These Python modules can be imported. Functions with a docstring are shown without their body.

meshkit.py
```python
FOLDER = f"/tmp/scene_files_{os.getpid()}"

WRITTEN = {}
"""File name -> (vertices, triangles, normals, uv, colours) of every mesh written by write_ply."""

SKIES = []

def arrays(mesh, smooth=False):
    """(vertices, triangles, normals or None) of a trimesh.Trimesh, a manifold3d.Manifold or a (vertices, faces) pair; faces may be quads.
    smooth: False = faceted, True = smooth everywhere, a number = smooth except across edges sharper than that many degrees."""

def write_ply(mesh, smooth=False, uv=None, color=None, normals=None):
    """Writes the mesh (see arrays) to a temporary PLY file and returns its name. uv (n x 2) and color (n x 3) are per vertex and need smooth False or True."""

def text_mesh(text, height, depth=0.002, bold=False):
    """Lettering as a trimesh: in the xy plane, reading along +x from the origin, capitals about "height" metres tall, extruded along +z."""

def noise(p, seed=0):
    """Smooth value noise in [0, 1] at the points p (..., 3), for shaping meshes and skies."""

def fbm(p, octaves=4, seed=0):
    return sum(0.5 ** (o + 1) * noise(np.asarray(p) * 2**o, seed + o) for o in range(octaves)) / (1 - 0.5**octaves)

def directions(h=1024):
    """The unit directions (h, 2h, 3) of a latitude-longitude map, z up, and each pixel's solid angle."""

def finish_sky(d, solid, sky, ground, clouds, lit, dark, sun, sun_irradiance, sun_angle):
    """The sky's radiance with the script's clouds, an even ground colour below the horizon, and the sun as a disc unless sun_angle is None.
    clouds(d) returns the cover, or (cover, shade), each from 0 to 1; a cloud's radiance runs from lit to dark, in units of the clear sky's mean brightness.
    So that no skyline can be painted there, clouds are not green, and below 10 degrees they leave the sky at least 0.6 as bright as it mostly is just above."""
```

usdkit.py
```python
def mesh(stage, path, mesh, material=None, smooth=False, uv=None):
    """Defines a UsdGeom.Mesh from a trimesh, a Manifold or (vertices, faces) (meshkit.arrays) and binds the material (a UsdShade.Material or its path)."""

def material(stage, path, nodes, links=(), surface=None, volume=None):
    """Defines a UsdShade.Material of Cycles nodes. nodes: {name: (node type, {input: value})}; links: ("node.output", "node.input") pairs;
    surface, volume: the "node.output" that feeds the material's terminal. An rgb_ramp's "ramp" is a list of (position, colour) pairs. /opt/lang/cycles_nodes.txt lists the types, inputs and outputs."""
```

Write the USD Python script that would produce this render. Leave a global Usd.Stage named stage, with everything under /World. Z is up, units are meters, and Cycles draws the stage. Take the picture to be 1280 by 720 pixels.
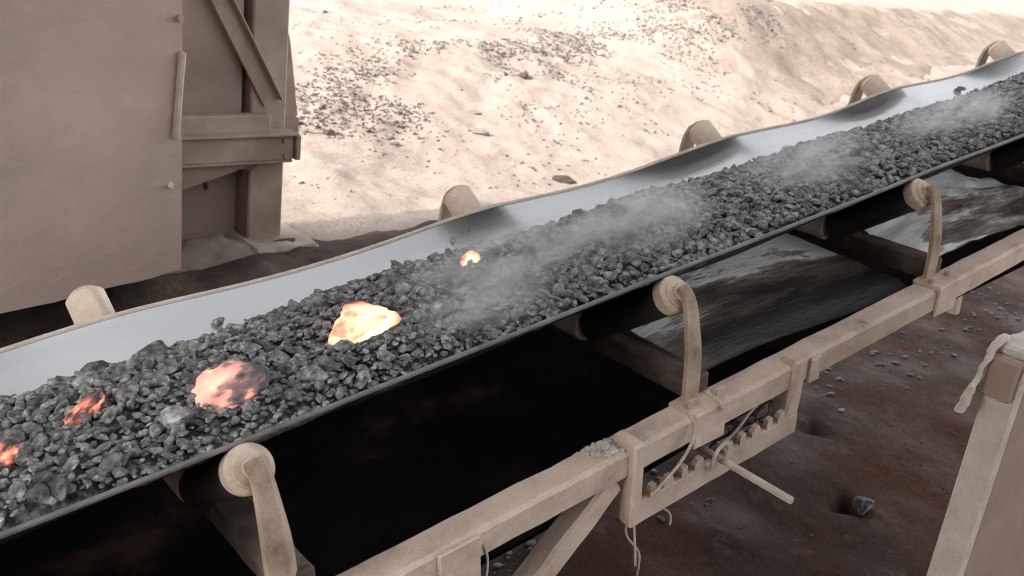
import math
import numpy as np
import trimesh
import usdkit
from meshkit import noise, fbm
from pxr import Gf, Usd, UsdGeom, UsdLux, UsdShade
from scipy.spatial.transform import Rotation as Rot

stage = Usd.Stage.CreateInMemory()
UsdGeom.SetStageUpAxis(stage, "Z")
UsdGeom.SetStageMetersPerUnit(stage, 1.0)
world = UsdGeom.Xform.Define(stage, "/World")
UsdGeom.Scope.Define(stage, "/World/Looks")
rng = np.random.default_rng(7)

# ------------------------------------------------------------------ frames
# "conveyor frame": x up along the belt, y across to the far side, n square to the belt; the belt climbs 9 degrees.
INC = math.radians(9)
W = np.array([[math.cos(INC), 0, -math.sin(INC)], [0, 1, 0], [math.sin(INC), 0, math.cos(INC)]])
ZOFF = 0.95                      # height of the belt's first idler above the mud


def c2w(p):
    return np.asarray(p, float) @ W.T + [0, 0, ZOFF]


# ------------------------------------------------------------------ camera
CAM_RV = np.array([1.92620920, -0.687814893, 0.428694548])
CAM_POS = c2w([-0.58121059, -1.9941979, 1.11740684])
Rc = W @ Rot.from_rotvec(CAM_RV).as_matrix().T          # columns: right, down, forward
M = np.eye(4)
M[:3, 0], M[:3, 1], M[:3, 2], M[:3, 3] = Rc[:, 0], -Rc[:, 1], -Rc[:, 2], CAM_POS
cam = UsdGeom.Camera.Define(stage, "/World/camera")
cam.AddTransformOp().Set(Gf.Matrix4d(M.T.tolist()))
cam.CreateHorizontalApertureAttr(36.0)
cam.CreateVerticalApertureAttr(36.0 * 9 / 16)
cam.CreateFocalLengthAttr(36.0 * 1223.53 / 1280)
cam.CreateClippingRangeAttr((0.05, 5000.0))
cam.CreateFStopAttr(5.6)
cam.CreateFocusDistanceAttr(2.5)
cam.CreateExposureAttr(1.85)

# ------------------------------------------------------------------ sky and sun
SUN_EL = math.radians(30)
SUN_H = np.array([-1.0, -0.02])
SUN_H /= np.linalg.norm(SUN_H)
SUN = np.array([*(SUN_H * math.cos(SUN_EL)), math.sin(SUN_EL)])
sky_mat = usdkit.material(stage, "/World/Looks/sky", {
    "sky": ("sky_texture", {"sky_type": "single_scattering", "sun_disc": False, "sun_elevation": SUN_EL,
                            "sun_rotation": math.atan2(SUN[0], SUN[1]), "aerosol_density": 3.0}),
    "hz": ("hsv", {"saturation": 0.12, "value": 1.0, "fac": 1.0}),
    "bg": ("background_shader", {"strength": 0.15})},
    [("sky.color", "hz.color"), ("hz.color", "bg.color")], surface="bg.background")
dome = UsdLux.DomeLight.Define(stage, "/World/sky")
UsdShade.MaterialBindingAPI.Apply(dome.GetPrim()).Bind(sky_mat)
sun = UsdLux.DistantLight.Define(stage, "/World/sun")
sun.CreateNormalizeAttr(True)
sun.CreateIntensityAttr(0.5)
sun.CreateAngleAttr(0.53)
sun.CreateColorAttr(Gf.Vec3f(1.0, 0.93, 0.84))
zax = SUN
xax = np.cross([0, 0, 1], zax)
xax /= np.linalg.norm(xax)
yax = np.cross(zax, xax)
Ms = np.eye(4)
Ms[:3, 0], Ms[:3, 1], Ms[:3, 2] = xax, yax, zax
sun.AddTransformOp().Set(Gf.Matrix4d(Ms.T.tolist()))

# ------------------------------------------------------------------ helpers
used = {}


def numbered(parent, name):
    k = used.get((parent, name), 0)
    used[(parent, name)] = k + 1
    return f"{parent}/{name}" + (f"_{k:03d}" if k else "")


def tag(prim, label=None, cat=None, group=None, kind=None):
    prim = prim.GetPrim() if hasattr(prim, "GetPrim") else prim
    for k, v in (("label", label), ("category", cat), ("group", group), ("kind", kind)):
        if v:
            prim.SetCustomDataByKey(k, v)
    return prim


class Thing:
    """An Xform at the thing's base; its parts are given in the conveyor frame (tilted=True) or in world axes."""

    def __init__(self, name, label, cat, loc, tilted=True, group=None, kind=None):
        self.loc, self.path = np.asarray(loc, float), numbered("/World", name)
        x = UsdGeom.Xform.Define(stage, self.path)
        m = np.eye(4)
        if tilted:
            m[:3, :3], m[:3, 3] = W, c2w(self.loc)
        else:
            m[:3, 3] = self.loc
        x.AddTransformOp().Set(Gf.Matrix4d(m.T.tolist()))
        tag(x, label, cat, group, kind)

    def part(self, name, mesh, mat, smooth=False, parent=None, label=None, kind=None):
        v, f = (mesh.vertices, mesh.faces) if hasattr(mesh, "vertices") else mesh
        p = numbered(parent or self.path, name)
        o = usdkit.mesh(stage, p, (np.asarray(v) - self.loc, f), mat, smooth=smooth)
        tag(o, label, kind=kind)
        return p


def one(name, mesh, mat, label=None, cat=None, group=None, kind=None, smooth=False, tilted=True, origin=None):
    """A thing that is one mesh, its origin at its base."""
    v, f = (np.asarray(mesh.vertices), mesh.faces) if hasattr(mesh, "vertices") else mesh
    loc = np.asarray(origin, float) if origin is not None else np.array([*((v.min(0) + v.max(0)) / 2)[:2], v[:, 2].min()])
    p = numbered("/World", name)
    o = usdkit.mesh(stage, p, (v - loc, f), mat, smooth=smooth)
    m = np.eye(4)
    if tilted:
        m[:3, :3], m[:3, 3] = W, c2w(loc)
    else:
        m[:3, 3] = loc
    o.AddTransformOp().Set(Gf.Matrix4d(m.T.tolist()))
    return tag(o, label, cat, group, kind)


def cat(*ms):
    return trimesh.util.concatenate(list(ms))


def box(lo, hi, ch=0.004):
    """Chamfered box between two corners."""
    lo, hi = np.minimum(lo, hi).astype(float), np.maximum(lo, hi).astype(float)
    ch = min(ch, 0.3 * (hi - lo).min())
    pts = []
    for s in np.ndindex(2, 2, 2):
        c = np.where(s, hi, lo)
        d = np.where(s, -ch, ch)
        for k in range(3):
            q = c + d
            q[k] = c[k]
            pts.append(q)
    return trimesh.convex.convex_hull(np.array(pts))


def beam(a, b, w, h, up=(0, 0, 1), ch=0.004):
    """Chamfered bar from a to b, w wide (sideways) and h deep (along up)."""
    a, b = np.asarray(a, float), np.asarray(b, float)
    d = b - a
    L = np.linalg.norm(d)
    d /= L
    s = np.cross(up, d)
    s /= np.linalg.norm(s)
    u = np.cross(d, s)
    m = box([0, -w / 2, -h / 2], [L, w / 2, h / 2], ch)
    T = np.eye(4)
    T[:3, 0], T[:3, 1], T[:3, 2], T[:3, 3] = d, s, u, a
    m.apply_transform(T)
    return m


def cyl(a, b, r, n=28, ch=0.0):
    """Cylinder from a to b with chamfered rims."""
    a, b = np.asarray(a, float), np.asarray(b, float)
    L = np.linalg.norm(b - a)
    ch = ch or r * 0.12
    m = trimesh.creation.revolve(np.array([[0, 0], [r - ch, 0], [r, ch], [r, L - ch], [r - ch, L], [0, L]]), sections=n)
    T = trimesh.geometry.align_vectors([0, 0, 1], (b - a) / L)
    T[:3, 3] = a
    m.apply_transform(T)
    return m


def tube(pts, r, n=7):
    pts = np.asarray(pts, float)
    r = np.broadcast_to(r, len(pts))
    tan = np.gradient(pts, axis=0)
    tan /= np.linalg.norm(tan, axis=1, keepdims=True)
    ref = np.array([0.3, 0.5, 0.81])
    V = []
    for p, t, rr in zip(pts, tan, r):
        u = np.cross(t, ref)
        u /= np.linalg.norm(u)
        w = np.cross(t, u)
        a = np.linspace(0, 2 * np.pi, n, endpoint=False)
        V.append(p + rr * (np.cos(a)[:, None] * u + np.sin(a)[:, None] * w))
    return loft(V)


def loft(rings, cap=True):
    """Closed tube through rings of equally many points."""
    n = len(rings[0])
    V = np.vstack(rings)
    F = []
    for i in range(len(rings) - 1):
        for j in range(n):
            a, b = i * n + j, i * n + (j + 1) % n
            F += [[a, b, b + n], [a, b + n, a + n]]
    if cap:
        for base, flip in ((0, True), ((len(rings) - 1) * n, False)):
            for j in range(1, n - 1):
                t = [base, base + j, base + j + 1]
                F.append(t[::-1] if flip else t)
    m = trimesh.Trimesh(V, np.array(F), process=False)
    m.fix_normals()
    return m


def curve(pts, n=24):
    """Smooth curve through the points."""
    from scipy.interpolate import CubicSpline
    pts = np.asarray(pts, float)
    t = np.r_[0, np.cumsum(np.linalg.norm(np.diff(pts, axis=0), axis=1))]
    return CubicSpline(t, pts)(np.linspace(0, t[-1], n))


def grid(xs, ys, z):
    """Height sheet over the grid; z is (len(xs), len(ys))."""
    X, Y = np.meshgrid(xs, ys, indexing="ij")
    V = np.stack([X, Y, z], -1).reshape(-1, 3)
    i, j = np.meshgrid(np.arange(len(xs) - 1), np.arange(len(ys) - 1), indexing="ij")
    a = (i * len(ys) + j).ravel()
    F = np.vstack([np.stack([a, a + len(ys), a + len(ys) + 1], 1), np.stack([a, a + len(ys) + 1, a + 1], 1)])
    return V, F


def S(a, b, t):
    t = np.clip((np.asarray(t, float) - a) / (b - a), 0, 1)
    return t * t * (3 - 2 * t)


def roughen(m, amp, scale, seed=0, edge=0.02):
    """Uneven, worn surface: subdivided and pushed about by noise."""
    v, f = trimesh.remesh.subdivide_to_size(np.asarray(m.vertices), np.asarray(m.faces), edge)
    m = trimesh.Trimesh(v, f)
    m.merge_vertices()
    d = np.stack([fbm(m.vertices * scale + 11.3 * k + seed, 3, seed + k) - 0.5 for k in range(3)], 1)
    m.vertices = m.vertices + amp * 2 * d
    return m


# ------------------------------------------------------------------ materials
def mat(name, stops, scale=6.0, detail=6.0, rough=0.6, rough2=None, bump=0.3, bump_scale=60.0, bump_dist=0.004, metallic=0.0,
        spec=0.5, ior=1.5, stretch=(1, 1, 1), fine=0.0, fine_scale=200.0, distortion=0.0, rnd=0.0):
    """Colour from a noise ramp, roughness from a second noise, fine relief; rnd varies the colour from piece to piece."""
    nodes = {
        "tc": ("texture_coordinate", {}), "mp": ("mapping", {"scale": stretch}),
        "n": ("noise_texture", {"scale": scale, "detail": detail, "roughness": 0.6, "distortion": distortion}),
        "r": ("rgb_ramp", {"ramp": stops}),
        "n2": ("noise_texture", {"scale": scale * 1.7, "detail": 4.0}),
        "rr": ("map_range", {"from_min": 0.35, "from_max": 0.65, "to_min": rough, "to_max": rough if rough2 is None else rough2, "clamp": True}),
        "n3": ("noise_texture", {"scale": bump_scale, "detail": 5.0, "roughness": 0.65}),
        "b": ("bump", {"strength": bump, "distance": bump_dist}),
        "p": ("principled_bsdf", {"metallic": metallic, "specular_ior_level": spec, "ior": ior})}
    links = [("tc.object", "mp.vector"), ("mp.vector", "n.vector"), ("mp.vector", "n2.vector"), ("mp.vector", "n3.vector"), ("n.fac", "r.fac"),
             ("n2.fac", "rr.value"), ("rr.result", "p.roughness"), ("n3.fac", "b.height"), ("b.normal", "p.normal")]
    col = "r.color"
    if fine:
        nodes["nf"] = ("noise_texture", {"scale": fine_scale, "detail": 3.0})
        nodes["mf"] = ("map_range", {"from_min": 0.3, "from_max": 0.7, "to_min": 1 - fine, "to_max": 1 + fine})
        nodes["vm"] = ("vector_math", {"math_type": "scale"})
        links += [("mp.vector", "nf.vector"), ("nf.fac", "mf.value"), (col, "vm.vector1"), ("mf.result", "vm.scale")]
        col = "vm.vector"
    if rnd:
        nodes["oi"] = ("object_info", {})
        nodes["ge"] = ("geometry", {})
        nodes["ad"] = ("math", {"math_type": "add"})
        nodes["fr"] = ("math", {"math_type": "fraction"})
        nodes["mr"] = ("map_range", {"to_min": 1 - rnd, "to_max": 1 + rnd})
        nodes["vr"] = ("vector_math", {"math_type": "scale"})
        links += [("oi.random", "ad.value1"), ("ge.random_per_island", "ad.value2"), ("ad.value", "fr.value1"), ("fr.value", "mr.value"),
                  (col, "vr.vector1"), ("mr.result", "vr.scale")]
        col = "vr.vector"
    links.append((col, "p.base_color"))
    return usdkit.material(stage, f"/World/Looks/{name}", nodes, links, surface="p.BSDF")


DUST = mat("dusty_steel", [(0.27, (0.17, 0.11, 0.08)), (0.34, (0.43, 0.325, 0.255)), (0.5, (0.53, 0.415, 0.335)), (0.7, (0.60, 0.485, 0.40))], 8, rough=0.85, bump=0.5, bump_scale=45,
           bump_dist=0.006, fine=0.10, spec=0.2)
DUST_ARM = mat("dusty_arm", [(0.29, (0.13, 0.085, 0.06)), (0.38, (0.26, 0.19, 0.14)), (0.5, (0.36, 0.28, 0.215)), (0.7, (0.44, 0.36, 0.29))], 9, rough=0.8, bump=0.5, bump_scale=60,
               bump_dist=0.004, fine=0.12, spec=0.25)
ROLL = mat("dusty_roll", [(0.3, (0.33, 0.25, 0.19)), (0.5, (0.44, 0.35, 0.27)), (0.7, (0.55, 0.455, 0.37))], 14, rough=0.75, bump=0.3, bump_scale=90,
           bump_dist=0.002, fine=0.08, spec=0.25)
LIT_FARROLL = mat("painted_lit_roll", [(0.3, (0.50, 0.395, 0.31)), (0.5, (0.62, 0.50, 0.41)), (0.7, (0.70, 0.58, 0.49))], 14, rough=0.8, bump=0.3, bump_scale=90, bump_dist=0.002, fine=0.08, spec=0.2)  # paler copy of the near roller colour, brighter light painted in
WIPED = mat("wiped_roller", [(0.3, (0.012, 0.010, 0.009)), (0.7, (0.03, 0.024, 0.021))], 9, rough=0.6, bump=0.2, spec=0.2)
DARKSTEEL = mat("grimy_steel", [(0.3, (0.02, 0.014, 0.012)), (0.55, (0.05, 0.036, 0.03)), (0.75, (0.12, 0.085, 0.065))], 7, rough=0.75, bump=0.5, spec=0.25)
BEAMMAT = mat("brown_beam", [(0.3, (0.025, 0.017, 0.014)), (0.55, (0.07, 0.05, 0.04)), (0.75, (0.15, 0.11, 0.085))], 7, rough=0.7, bump=0.5, spec=0.3)
BELT = mat("polished_rubber", [(0.3, (0.035, 0.035, 0.036)), (0.6, (0.06, 0.06, 0.06)), (0.8, (0.10, 0.10, 0.10))], 3, rough=0.08, rough2=0.24, bump=0.06,
           bump_scale=25, bump_dist=0.003, ior=3.0, spec=1.0, stretch=(0.25, 1, 1))
RUBBER = mat("black_rubber", [(0.3, (0.008, 0.007, 0.007)), (0.7, (0.014, 0.012, 0.012))], 4, rough=0.8, bump=0.2, spec=0.1)
RETURN = mat("sooty_rubber", [(0.48, (0.004, 0.003, 0.003)), (0.58, (0.010, 0.006, 0.005)), (0.70, (0.045, 0.028, 0.022))], 3.2, rough=0.9, bump=0.3, spec=0.06)
GREY_EDGE = mat("grey_edge", [(0.3, (0.07, 0.066, 0.062)), (0.7, (0.20, 0.19, 0.18))], 9, rough=0.45, bump=0.2)  # near belt edge, a lighter grey than the rubber
EDGE = mat("dusty_belt_edge", [(0.3, (0.42, 0.36, 0.30)), (0.7, (0.55, 0.48, 0.42))], 9, rough=0.8, bump=0.2, spec=0.2)
COKE = mat("coke", [(0.34, (0.045, 0.045, 0.045)), (0.5, (0.20, 0.198, 0.196)), (0.63, (0.40, 0.396, 0.392))], 40, rough=0.6, rough2=0.85, bump=1.0,
           bump_scale=85, bump_dist=0.010, spec=0.4, rnd=0.5)
COKEBED = mat("coke_fines", [(0.35, (0.012, 0.012, 0.012)), (0.52, (0.07, 0.069, 0.068)), (0.68, (0.20, 0.197, 0.194))], 60, rough=0.8, bump=0.9, bump_scale=130,
              bump_dist=0.008, spec=0.3)
WALL = mat("dusty_plate", [(0.3, (0.26, 0.198, 0.162)), (0.45, (0.33, 0.256, 0.212)), (0.58, (0.375, 0.280, 0.234)), (0.7, (0.40, 0.318, 0.266))], 1.6, rough=0.85, bump=0.35, bump_scale=10,
           bump_dist=0.02, spec=0.15, fine=0.02, fine_scale=30, stretch=(0.8, 1, 1.3))
STEELB = mat("dusty_column", [(0.3, (0.30, 0.226, 0.18)), (0.5, (0.375, 0.292, 0.236)), (0.7, (0.46, 0.37, 0.305))], 5, rough=0.85, bump=0.3, bump_scale=40,
             bump_dist=0.004, spec=0.2, fine=0.06)
def deck_mat(name, lo, hi):  # grime, plus white glare by the belt and dark near side painted in
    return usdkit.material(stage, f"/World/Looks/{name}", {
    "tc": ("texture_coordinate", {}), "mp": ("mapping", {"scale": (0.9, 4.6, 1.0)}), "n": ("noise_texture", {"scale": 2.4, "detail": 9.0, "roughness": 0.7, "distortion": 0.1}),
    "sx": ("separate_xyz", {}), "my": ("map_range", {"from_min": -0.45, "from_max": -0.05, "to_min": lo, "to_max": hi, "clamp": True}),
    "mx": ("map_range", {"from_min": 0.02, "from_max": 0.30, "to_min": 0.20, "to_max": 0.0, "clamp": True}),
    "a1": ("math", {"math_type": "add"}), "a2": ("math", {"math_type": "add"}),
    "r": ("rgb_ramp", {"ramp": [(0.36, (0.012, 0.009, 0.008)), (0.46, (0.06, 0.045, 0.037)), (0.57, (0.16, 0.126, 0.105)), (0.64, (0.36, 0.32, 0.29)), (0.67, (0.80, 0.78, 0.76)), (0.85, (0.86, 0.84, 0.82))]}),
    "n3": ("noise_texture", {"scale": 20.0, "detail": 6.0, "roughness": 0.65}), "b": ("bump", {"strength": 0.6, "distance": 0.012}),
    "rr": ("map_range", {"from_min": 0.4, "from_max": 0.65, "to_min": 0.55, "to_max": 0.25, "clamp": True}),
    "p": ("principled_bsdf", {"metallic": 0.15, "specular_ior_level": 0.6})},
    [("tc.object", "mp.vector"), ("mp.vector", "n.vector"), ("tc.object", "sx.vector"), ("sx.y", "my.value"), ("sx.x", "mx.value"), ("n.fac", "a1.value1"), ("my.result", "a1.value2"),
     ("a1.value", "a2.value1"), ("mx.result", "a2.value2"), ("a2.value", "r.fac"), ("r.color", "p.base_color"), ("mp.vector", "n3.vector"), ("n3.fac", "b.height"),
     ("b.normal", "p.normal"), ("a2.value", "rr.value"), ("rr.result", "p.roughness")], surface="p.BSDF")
PLATE = {1: deck_mat("painted_glare_deck", -0.19, 0.38), 2: deck_mat("painted_glare_deck_right", 0.06, 0.30), 3: deck_mat("painted_glare_deck_far", 0.0, 0.2)}
POST = mat("painted_post", [(0.3, (0.26, 0.185, 0.145)), (0.5, (0.32, 0.232, 0.185)), (0.7, (0.37, 0.28, 0.225))], 4, rough=0.8, bump=0.3, bump_scale=40, spec=0.25,
           fine=0.05)
CAP = mat("dust_cake", [(0.3, (0.45, 0.38, 0.33)), (0.5, (0.55, 0.48, 0.42)), (0.7, (0.62, 0.55, 0.5))], 12, rough=0.9, bump=0.8, bump_scale=70, bump_dist=0.006,
          spec=0.2, fine=0.1)
WIRE = mat("dusty_wire", [(0.3, (0.34, 0.27, 0.22)), (0.7, (0.48, 0.41, 0.34))], 20, rough=0.7, bump=0.2)
CONC = mat("footing", [(0.3, (0.33, 0.27, 0.225)), (0.7, (0.47, 0.40, 0.345))], 6, rough=0.9, bump=0.6, bump_scale=50, fine=0.1)
CHIPS = mat("scraps", [(0.4, (0.035, 0.025, 0.02)), (0.55, (0.07, 0.05, 0.04)), (0.70, (0.24, 0.195, 0.165))], 3, rough=0.5, bump=0.4, rnd=0.6)
HEAP = mat("slumped_dust", [(0.3, (0.22, 0.17, 0.14)), (0.7, (0.33, 0.27, 0.225))], 5, rough=0.95, bump=0.6, bump_scale=40, fine=0.1)
PEBBLE = mat("pebbles", [(0.3, (0.10, 0.085, 0.075)), (0.5, (0.17, 0.145, 0.13)), (0.7, (0.27, 0.235, 0.21))], 5, rough=0.85, bump=0.5, bump_scale=80, rnd=0.5)
BLOCKER = mat("blocker_sheet", [(0.3, (0.035, 0.032, 0.03)), (0.7, (0.06, 0.055, 0.05))], 1.2, rough=0.8, bump=0.2)  # dark sheet of the added, unseen tower and gallery


def ground_mat(name, zones, bump, bscale, bdist, rough, rough2, spec=0.5):
    """zones: ((noise scale, from, to, colour), ...): each laid over the ones before it where its noise is high."""
    base = zones[0][3]
    nodes = {"ge": ("geometry", {}), "p": ("principled_bsdf", {"specular_ior_level": spec}), "c0": ("color", {"value": base}),
             "nb": ("noise_texture", {"scale": bscale, "detail": 8.0, "roughness": 0.65}), "b": ("bump", {"strength": bump, "distance": bdist}),
             "nr": ("noise_texture", {"scale": 2.3, "detail": 5.0}),
             "rr": ("map_range", {"from_min": 0.4, "from_max": 0.62, "to_min": rough, "to_max": rough2, "clamp": True}),
             "nf": ("noise_texture", {"scale": 55.0, "detail": 6.0, "roughness": 0.7}), "mf": ("map_range", {"from_min": 0.3, "from_max": 0.7, "to_min": 0.72, "to_max": 1.28}),
             "vs": ("vector_math", {"math_type": "scale"})}
    links = [("ge.position", "nb.vector"), ("ge.position", "nr.vector"), ("ge.position", "nf.vector"), ("nb.fac", "b.height"), ("b.normal", "p.normal"),
             ("nr.fac", "rr.value"), ("rr.result", "p.roughness"), ("nf.fac", "mf.value")]
    last = "c0.color"
    for k, (sc, a, b, col) in enumerate(zones[1:]):
        nodes[f"mp{k}"] = ("mapping", {"location": (3.1 * k, 1.7 * k, 0.0)})
        nodes[f"n{k}"] = ("noise_texture", {"scale": sc, "detail": 7.0, "roughness": 0.62, "distortion": 0.4})
        nodes[f"m{k}"] = ("map_range", {"from_min": a, "from_max": b, "clamp": True})
        nodes[f"x{k}"] = ("mix_color", {"b": col})
        links += [("ge.position", f"mp{k}.vector"), (f"mp{k}.vector", f"n{k}.vector"), (f"n{k}.fac", f"m{k}.value"), (f"m{k}.result", f"x{k}.fac"), (last, f"x{k}.a")]
        last = f"x{k}.result"
    links += [(last, "vs.vector1"), ("mf.result", "vs.scale"), ("vs.vector", "p.base_color")]
    return usdkit.material(stage, f"/World/Looks/{name}", nodes, links, surface="p.BSDF")


MUD = ground_mat("mud", ((0, 0, 0, (0.070, 0.043, 0.030)), (0.9, 0.45, 0.60, (0.090, 0.041, 0.025)), (1.7, 0.52, 0.66, (0.038, 0.029, 0.024)),
                         (6.0, 0.58, 0.74, (0.12, 0.09, 0.073))), 0.35, 24.0, 0.012, 0.55, 0.9, 0.10)
SAND = ground_mat("sand", ((0, 0, 0, (0.272, 0.222, 0.192)), (0.9, 0.42, 0.65, (0.225, 0.180, 0.153)), (3.2, 0.52, 0.72, (0.30, 0.250, 0.220)), (9.0, 0.58, 0.74, (0.20, 0.162, 0.139))),
                  0.35, 14.0, 0.02, 0.9, 0.95, 0.12)
SHADED_MOUND = ground_mat("shaded_mound_earth", ((0, 0, 0, (0.19, 0.15, 0.122)), (1.2, 0.42, 0.6, (0.24, 0.192, 0.158)), (6.0, 0.55, 0.7, (0.15, 0.118, 0.097))), 0.7, 14.0, 0.03, 0.9, 0.95, 0.15)
SOIL = ground_mat("damp_soil", ((0, 0, 0, (0.062, 0.042, 0.033)), (2.0, 0.45, 0.6, (0.11, 0.078, 0.06)), (9.0, 0.55, 0.7, (0.045, 0.03, 0.024))), 0.7, 25.0, 0.02, 0.8, 0.95, 0.2)

# ------------------------------------------------------------------ setting: ground
TC = c2w   # short name


def mud_h(x, y):
    p = np.stack([x, y, 0 * x], -1)
    h = 0.04 * (fbm(p * 1.1, 3, 3) - 0.5) + 0.012 * (fbm(p * 6, 4, 5) - 0.5) + 0.004 * (noise(p * 42, 8) - 0.5)
    for cx, cy, r, d in ((3.05, 0.045, 0.045, 0.05), (2.60, -0.400, 0.050, 0.07), (2.2, -0.15, 0.14, 0.015), (2.95, -0.45, 0.16, 0.015)):   # hollows
        q = np.hypot(x - cx, y - cy) / r
        h = h - d * np.exp(-q ** 2 * (1 + 0.5 * np.sin(3 * np.arctan2(y - cy, x - cx) + cx)))
    return h


def ax(*segs):
    return np.unique(np.concatenate([np.arange(a, b, s) for a, b, s in segs]).round(4))


xs = ax((-40, -4, 3), (-4, 0.5, 0.1), (0.5, 7, 0.022), (7, 14, 0.2), (14, 60.1, 4))
ys = ax((-60, -3, 3), (-3, -1.3, 0.06), (-1.3, 1.3, 0.022), (1.3, 3.1, 0.1))
X, Y = np.meshgrid(xs, ys, indexing="ij")
one("mud_ground", grid(xs, ys, mud_h(X, Y)), MUD, "wet dark red brown mud ground under and beside the conveyor", "mud", kind="structure", smooth=True, tilted=False, origin=(0, 0, 0))


def sand_h(x, y):
    """Height of the pale bank above the mud level."""
    p = np.stack([x, y, 0 * x], -1)
    w = 0.5 * (fbm(p * 0.45, 3, 21) - 0.5)
    z = 0.34 + 0.58 * S(2.7, 6.6, y + w) - 0.8 * S(1.9, 1.0, y)
    d = y - 0.22 * (x - 9.0) - 4.9 + 1.2 * w                       # steep-faced mound on the right
    z = z + (0.55 * S(-0.2, 1.6, d)) * S(7.2, 10.0, x)
    z = z + 7 * S(25, 160, y) + 1.0 * S(12, 30, y - 0.15 * x)
    z = z + 0.13 * (fbm(p * 0.9, 4, 4) - 0.5) + (0.085 * (fbm(p * 3.4, 4, 6) - 0.5) + 0.012 * (noise(p * 23, 9) - 0.5)) * S(40, 12, y)
    return z


xs2 = ax((-60, -2, 2), (-2, 1, 0.25), (1, 14, 0.045), (14, 30, 0.25), (30, 420, 12))
ys2 = ax((0.9, 7.5, 0.045), (7.5, 14, 0.12), (14, 40, 1.0), (40, 260, 10))
X2, Y2 = np.meshgrid(xs2, ys2, indexing="ij")
one("sandy_bank", grid(xs2, ys2, sand_h(X2, Y2)), SAND, "pale sunlit sandy bank rising behind the conveyor", "sand", kind="structure", smooth=True, tilted=False, origin=(0, 0, 0))
xs3, ys3 = ax((-3, 7.5, 0.04)), ax((1.0, 3.4, 0.04))
X3, Y3 = np.meshgrid(xs3, ys3, indexing="ij")
P3 = np.stack([X3, Y3, 0 * X3], -1)
edge3 = 2.32 + 0.10 * (X3 - 1.4) + 0.55 * (fbm(P3 * 1.6, 4, 31) - 0.5) + 0.35 * S(0.9, 0.4, X3)
soil = sand_h(X3, Y3) + 0.035 - 0.16 * S(-0.10, 0.12, Y3 - edge3) + 0.06 * (fbm(P3 * 5, 4, 33) - 0.5) * S(0.1, -0.1, Y3 - edge3)
one("damp_soil", grid(xs3, ys3, soil), SOIL, "strip of dark brown damp soil between the belt and the sandy bank", "soil", kind="structure", smooth=True, tilted=False, origin=(0, 0, 0))

# ------------------------------------------------------------------ hopper building on the left (world axes, heights above the mud)
Z0 = ZOFF
hb = Thing("hopper_building", "dusty brown steel hopper building with braced column at upper left", "building", (-1.0, 1.9, 0.34), tilted=False)
fp = trimesh.Trimesh(*grid(np.linspace(-3.2, 0.73, 60), np.linspace(0.525, 4.6, 60), np.zeros((60, 60))))
v = fp.vertices.copy()
bend = 0.012 * (fbm(np.c_[v[:, :2] * 1.3, 0 * v[:, 0]], 3, 2) - 0.5)
front = np.c_[v[:, 0] + 0.03 * S(0.3, -0.2, 0.73 - v[:, 0]) * 0, 1.45 + 0.27 * v[:, 0] + bend, v[:, 1] + 0.015 * (noise(np.c_[v[:, 0] * 9, 0 * v[:, 0], 0 * v[:, 0]], 5) - 0.5) * S(0.6, 0.515, v[:, 1])]
back = front + [0, 0.012, 0]
n = len(v)
F = np.vstack([fp.faces, fp.faces[:, ::-1] + n])
nx, ny = 60, 60
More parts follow.
